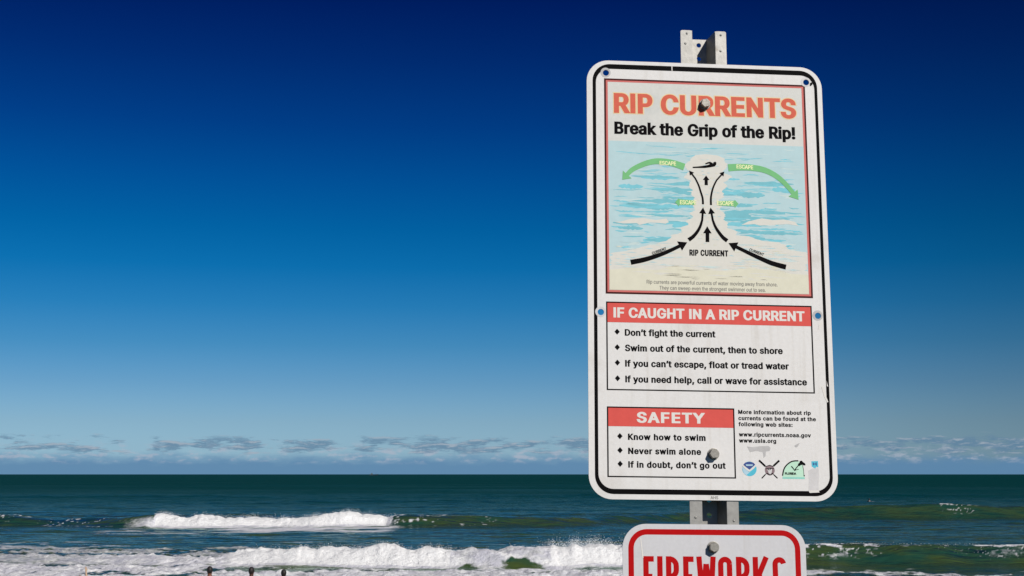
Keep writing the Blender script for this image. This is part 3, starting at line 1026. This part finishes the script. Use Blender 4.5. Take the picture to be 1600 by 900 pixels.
sheet('ring_band', [[ribbon([(297.2, 710.4), (311.8, 710.2)], 1.0)], [ribbon([(299, 718), (304.5, 721.2), (310, 718)], 1.6)], [ribbon([(298.4, 706.8), (304.5, 704.8), (310.6, 706.8)], 1.2)]], 3, M_black, em)
sheet('ring_shield', [[[(301.4, 713), (308, 713), (307.6, 717), (304.6, 720.4), (301.8, 717)]]], 4, M_tape, em)
em = sheet('palm_arch_emblem', [[[(325.7, 724.1), (325.9, 721.6), (328.7, 712.0), (333.8, 704.7), (341.4, 699.0), (350, 697.3), (354.2, 697.3), (361.7, 705.2), (363.3, 724.1)]]], 1, M_mint, sign)
sheet('emblem_base', [[rect(325.7, 724.1, 363.6, 727.2)]], 1, M_mint2, em)
sheet('arch_line', [[ribbon(smooth_line([(325.9, 722), (328.3, 712.0), (333.0, 704.7), (340.6, 699.0), (347, 697.2), (353.6, 696.9)]), 2.1)]], 2, M_black, em)
sheet('palm_tree', [[ribbon([(346.5, 713.6), (349.5, 709), (353.6, 704.4)], 1.9, 1.4)], [ribbon([(341.4, 706.0), (344.2, 709.4), (346.8, 713.0)], 1.8, 1.2)],
                    [[(352.2, 705.2), (353.2, 701.6), (355.4, 700.2), (356.2, 697.2), (359.6, 696.4), (361.6, 699.0), (364.4, 700.6), (366.0, 703.6), (363.4, 704.6), (360.6, 703.2), (357.6, 704.0), (355.6, 705.6)]],
                    [ribbon([(346.5, 713.2), (351, 711.4), (353.8, 711)], .9)], [ribbon([(360.6, 704), (362.0, 712), (362.4, 721)], .7)], [circ(362.8, 721.6, 1.2, 8)]], 3, M_black, em)
lettering('emblem_word', 'FLORIDA', 330, 349.4, 720.2, 3.9, 3, M_black, em, .05)
em = sheet('blue_square_emblem', [[[(375.8, 697.4), (387.2, 696.8), (387.4, 707.4), (384, 706.6), (382, 709.6), (376.2, 706.0)]]], 1, M_cyan, sign)
sheet('square_marks', [[rect(378.2, 699.6, 380, 704)], [rect(380.4, 701, 384.4, 702.6)], [rect(383.2, 699.2, 384.8, 704.6)]], 2, M_navy, em)
# rubbed patches and old tape
sheet('rubbed_patch', [[[(267, 674), (276, 675.2), (289, 673.4), (304, 672.6), (307, 676), (305.5, 681), (299, 682), (298, 690), (294.6, 693), (293.4, 683), (282, 681.4), (271.6, 683.6)]]], 1, M_grey, sign)
sheet('tape_patch', [[[(370.2, 713), (376.5, 709.5), (387.6, 709), (388.6, 722), (386.4, 735), (386.8, 745), (369.2, 746), (370.4, 730)]]], 1, M_tape, sign)
sheet('rubbed_patch', [[[(347.5, 672), (353, 668.5), (357.4, 667), (354, 672.6), (350.4, 675)]]], 1, M_grey, sign)
bolt(sign, 208.5, 75.5, 0, .3)
bolt(sign, 209.5, 687.5, 0, .1)

# --- the fireworks sign below it
fw = empty('fireworks_sign')
fw.matrix_world = SIGN_M
tag(fw, 'smaller white sign with red border and red word FIREWORKS, below the large one', 'sign')
fix(mesh('panel', *plate([rrect(55.3, 803.4, 360.8, 1260, 39)], 0, 2.0), M_fwhite, fw))
sheet('border_line', [[rrect(64.6, 811.8, 351.6, 1251.6, 31), rrect(73.6, 820.8, 342.6, 1242.6, 22)]], 1, M_fred, fw)


def fireworks_word():
    """condensed sign alphabet drawn in strokes"""
    t, b, s = 855.5, 925.0, 8.9
    mdl = (t + b) / 2 - 2
    hs = s / 2

    def arc(cx, cy, rx, ry, a0, a1, n=10):
        return [(cx + rx * math.cos(rad(a0 + (a1 - a0) * k / n)), cy + ry * math.sin(rad(a0 + (a1 - a0) * k / n))) for k in range(n + 1)]

    def stem(u):
        return [(u, t), (u, b)]

    def F(u, w, foot=False):
        r = [stem(u + hs), [(u, t + hs), (u + w, t + hs)], [(u, mdl), (u + w * .85, mdl)]]
        return r + ([[(u, b - hs), (u + w, b - hs)]] if foot else [])

    def Rr(u, w):
        ry = (mdl - t) / 2
        rx = min(ry - hs, w * .5)
        xm = u + w - hs - rx
        return [stem(u + hs), [(u, t + hs), (xm, t + hs)] + arc(xm, t + hs + rx, rx, rx, -90, 0, 6)[1:] + [(u + w - hs, mdl - rx)] + arc(xm, mdl - rx, rx, rx, 0, 90, 6)[1:] + [(u, mdl)],
                [(u + w * .45, mdl), (u + w - hs + .6, b)]]

    def W(u, w):
        return [[(u + hs, t), (u + w * .28, b)], [(u + w * .28, b), (u + w * .5, t + 12)], [(u + w * .5, t + 12), (u + w * .72, b)], [(u + w * .72, b), (u + w - hs, t)]]

    def O(u, w):
        r = w / 2 - hs
        c = u + w / 2
        return [[(c + r, t + hs + r)] + arc(c, t + hs + r, r, r, 0, -180, 12)[1:] + [(c - r, b - hs - r)] + arc(c, b - hs - r, r, r, 180, 0, 12)[1:] + [(c + r, t + hs + r)]]

    def K(u, w):
        return [stem(u + hs), [(u + w - 2, t), (u + hs, mdl + 8)], [(u + w * .42, mdl - 3), (u + w - 1, b)]]

    def Ss(u, w):
        r = w / 2 - hs
        c = u + w / 2
        return [arc(c, t + hs + r, r, r, -8, -180, 12) + [(c - r, t + hs + r + 4)] + arc(c, mdl - 2, r, 9, 170, 110, 4) + arc(c, mdl + 12, r, 9, -70, 0, 4) + [(c + r, b - hs - r)] + arc(c, b - hs - r, r, r, 0, 180, 12)]
    letters = [F(89, 17.5), [stem(116.5)], Rr(126.5, 21.5), F(155, 17.5, True), W(177, 32.5), O(213, 23.5), Rr(243, 22.5), K(271, 25), Ss(304, 23)]
    P = [[ribbon(st, s)] for lt in letters for st in lt]
    return sheet('fireworks_word', P, 1, M_fred, fw)


fireworks_word()
sheet('paint_scratch', [[[(84.4, 826), (86, 826), (89.5, 858), (87.5, 859)]]], 3, M_wtext, fw)
bolt(fw, 205.5, 840.5, 0, .5)
# put each sign's origin on its lower edge
for root, zb in ((sign, -.382), (fw, -.878)):
    root.matrix_world = SIGN_M @ Matrix.Translation((0, 0, zb))
    for ch in root.children:
        ch.location.z -= zb


# ------------------------------------------------------------------ people
def skin_body(verts, edges, radii, m, name, parent):
    me = bpy.data.meshes.new(name)
    me.from_pydata(verts, edges, [])
    o = bpy.data.objects.new(name, me)
    COL.objects.link(o)
    md = o.modifiers.new('skin', 'SKIN')
    md.use_smooth_shade = True
    for i, r in enumerate(radii):
        me.skin_vertices[0].data[i].radius = r if isinstance(r, tuple) else (r, r)
    me.skin_vertices[0].data[0].use_root = True
    sb = o.modifiers.new('sub', 'SUBSURF')
    sb.levels = sb.render_levels = 2
    dg = bpy.context.evaluated_depsgraph_get()
    res = bpy.data.meshes.new_from_object(o.evaluated_get(dg))
    bpy.data.objects.remove(o)
    bpy.data.meshes.remove(me)
    res.name = name
    res.polygons.foreach_set('use_smooth', [True] * len(res.polygons))
    return link(name, res, m, parent)


def ellipsoid(name, c, r, m, parent, cut=None):
    bm = bmesh.new()
    bmesh.ops.create_uvsphere(bm, u_segments=24, v_segments=16, radius=1)
    for v in bm.verts:
        v.co = Vector((c[0] + v.co.x * r[0], c[1] + v.co.y * r[1], c[2] + v.co.z * r[2]))
    if cut:
        bmesh.ops.bisect_plane(bm, geom=bm.verts[:] + bm.edges[:] + bm.faces[:], plane_co=cut[0], plane_no=cut[1], clear_inner=True)
    return bm_obj(name, bm, m, parent, smooth=True)


def person(loc, size, turn, skin, hair, shorts, label, raise_right=False, tilt=0.0):
    root = empty('person', loc)
    root.rotation_euler = (0, tilt, rad(turn))
    root.scale = (size,) * 3
    tag(root, label, 'person', 'people bathing at the water\u2019s edge')
    V, E, R_ = [], [], []

    def add(p, r, to=None):
        V.append(p)
        R_.append(r)
        if to is not None:
            E.append((to, len(V) - 1))
        return len(V) - 1
    pel = add((0, 0, .95), (.15, .115))
    wai = add((0, 0, 1.10), (.135, .10), pel)
    che = add((0, .005, 1.30), (.165, .115), wai)
    nb = add((0, -.005, 1.425), (.075, .07), che)
    nk = add((0, .005, 1.49), (.055, .058), nb)
    hl = add((0, .02, 1.555), (.070, .085), nk)
    hm = add((0, .015, 1.62), (.076, .092), hl)
    add((0, .01, 1.675), (.060, .075), hm)
    add((0, .118, 1.575), .012, hl)                   # nose
    for s in (-1, 1):
        add((s * .082, .005, 1.585), .014, hl)        # ear
        hip = add((s * .09, 0, .86), .088, pel)
        kn = add((s * .10, .012, .50), .058, hip)
        cf = add((s * .10, -.018, .36), .056, kn)
        an = add((s * .10, -.01, .09), .038, cf)
        add((s * .115, .13, .035), .034, an)
        up = raise_right and s == 1
        sh = add((s * .175, 0, 1.385), .058, che)
        if up:
            el_ = add((s * .24, .04, 1.60), .042, sh)
            wr = add((s * .20, .05, 1.84), .028, el_)
            pm = add((s * .195, .05, 1.92), .036, wr)
            d = Vector((-.05 * s, 0, 1)).normalized()
        else:
            el_ = add((s * .25, -.03, 1.11), .042, sh)
            wr = add((s * .265, .03, .87), .028, el_)
            pm = add((s * .268, .045, .80), .036, wr)
            d = Vector((0, .15, -1)).normalized()
        side = Vector((0, 1, 0)) if not up else Vector((1, 0, 0))
        for k, (off, ln) in enumerate(((-.026, .062), (-.009, .075), (.009, .078), (.026, .070))):
            b0 = Vector(V[pm]) + side * off + d * .035
            k1 = add(tuple(b0), .0095, pm)
            k2 = add(tuple(b0 + d * ln * .55 + Vector((-s * .004, 0, 0))), .0085, k1)
            add(tuple(b0 + d * ln + Vector((-s * .016, 0, 0))), .007, k2)
        t1 = add(tuple(Vector(V[pm]) + side * .040 + d * .0), .011, pm)
        add(tuple(Vector(V[pm]) + side * .062 + d * .035), .009, t1)
    skin_body(V, E, R_, skin, 'body', root)
    ellipsoid('hair', (0, -.004, 1.622), (.090, .110, .118), hair, root, ((0, .05, 1.575), (0, -.80, .60)))
    bm = bmesh.new()                                   # swim shorts: a waist tube and two legs
    def tube(rings):
        prev = None
        for c, rx, ry in rings:
            ring = [bm.verts.new((c[0] + rx * math.cos(2 * math.pi * k / 20), c[1] + ry * math.sin(2 * math.pi * k / 20), c[2])) for k in range(20)]
            if prev:
                for k in range(20):
                    bm.faces.new((prev[k], prev[(k + 1) % 20], ring[(k + 1) % 20], ring[k]))
            prev = ring
    tube([((0, 0, 1.04), .160, .122), ((0, 0, .95), .178, .135), ((0, 0, .85), .192, .135)])
    for s in (-1, 1):
        tube([((s * .095, 0, .88), .098, .125), ((s * .10, .004, .72), .102, .108), ((s * .105, .01, .58), .104, .104)])
    bmesh.ops.recalc_face_normals(bm, faces=bm.faces)
    bm_obj('swim_shorts', bm, shorts, root, smooth=True)
    return root


SK1 = mat('tanned_skin', (.16, .06, .03), .55, var=.08, scale=12)
SK2 = mat('brown_skin', (.07, .03, .018), .55, var=.08, scale=12)
SK3 = mat('fair_skin', (.52, .36, .24), .55, var=.08, scale=12)
H1 = mat('dark_hair', (.012, .009, .008), .6, var=.3, scale=60)
H2 = mat('sandy_hair', (.22, .14, .07), .6, var=.3, scale=60)
S1 = mat('dark_blue_cloth', (.02, .03, .08), .8, var=.1)
S2 = mat('red_cloth', (.30, .03, .03), .8, var=.1)
S3 = mat('grey_cloth', (.12, .13, .14), .8, var=.1)


def at(px, d):
    return (px - 800) / 2197 * d


person((at(336, 44), 44, .06), 1.0, 14, SK1, H1, S1, 'dark-haired bather with reddish shoulder, leftmost and tallest of three dark heads in the foam', tilt=.0)
person((at(400, 44.4), 44.4, .04), .985, -8, SK2, H1, S3, 'dark-haired bather in the middle of the three dark heads against the foam')
person((at(449.5, 44.8), 44.8, .0), .95, 20, SK2, H1, S2, 'dark-haired bather showing least, rightmost of the three dark heads at the lower edge')
person((at(137, 44), 44, .0), .875, -10, SK3, H2, S2, 'bather holding up a pale arm in the foam, far left of the dark heads', raise_right=True)


def swimmer():
    d = 240.0
    h, _ = sea(np.array([at(1352, d)]), np.array([d]))
    root = empty('person', (at(1352, d), d, float(h[0])))
    tag(root, 'tiny dark swimmer far out in the sea to the right of the signs', 'person')
    V = [(0, 0, -.35), (0, 0, -.1), (0, 0, .12), (0, 0, .22), (0, .01, .33), (0, .01, .44), (.2, 0, .08), (.42, .1, .0), (.62, .2, -.02), (-.2, 0, .08), (-.42, .1, -.02), (-.6, .2, -.05)]
    Ed = [(0, 1), (1, 2), (2, 3), (3, 4), (4, 5), (2, 6), (6, 7), (7, 8), (2, 9), (9, 10), (10, 11)]
    skin_body(V, Ed, [.16, .17, .15, .07, .09, .09, .07, .05, .035, .07, .05, .035], mat('wet_dark_skin', (.03, .02, .018), .4), 'body', root)
    ellipsoid('hair', (0, 0, .42), (.115, .125, .125), H1, root, ((0, .06, .36), (0, -.62, .78)))


swimmer()


def ship():
    d = 6000.0
    root = empty('distant_ship', (at(586, d), d, 0))
    tag(root, 'tiny dark ship on the horizon left of the signs', 'ship')
    m1 = mat('dark_hull_paint', (.03, .05, .06), .6, var=.1, scale=1)
    m2 = mat('grey_cabin_paint', (.12, .16, .18), .6, var=.1, scale=1)
    hull = [(-17, 0), (-18.5, 4.6), (-10, 3.6), (8, 3.6), (15, 4.6), (19, 5.6), (15.5, 0)]
    V = [(x, s * w_, z) for s in (-1, 1) for (x, z), w_ in zip(hull, (2.5, 3.2, 3.6, 3.6, 2.8, .3, .8))]
    n = len(hull)
    F = [tuple(range(n)), tuple(range(2 * n - 1, n - 1, -1))] + [(i, n + i, n + (i + 1) % n, (i + 1) % n) for i in range(n)]
    fix(mesh('hull', V, F, m1, root))
    bm = bmesh.new()
    for c, s in (((-9, 0, 5.6), (8, 5, 4)), ((-9, 0, 8.6), (5, 4.4, 2))):
        bmesh.ops.create_cube(bm, size=1, matrix=Matrix.Translation(c) @ Matrix.Diagonal((*s, 1)))
    bmesh.ops.bevel(bm, geom=bm.edges[:], offset=.25, segments=1, affect='EDGES')
    bm_obj('cabin', bm, m2, root)
    for x, hgt in ((-9, 14), (9, 12)):
        bm = bmesh.new()
        bmesh.ops.create_cone(bm, cap_ends=True, segments=8, radius1=.35, radius2=.15, depth=hgt - 3.4, matrix=Matrix.Translation((x, 0, 3.4 + (hgt - 3.4) / 2)))
        bm_obj('mast', bm, m1, root)


ship()
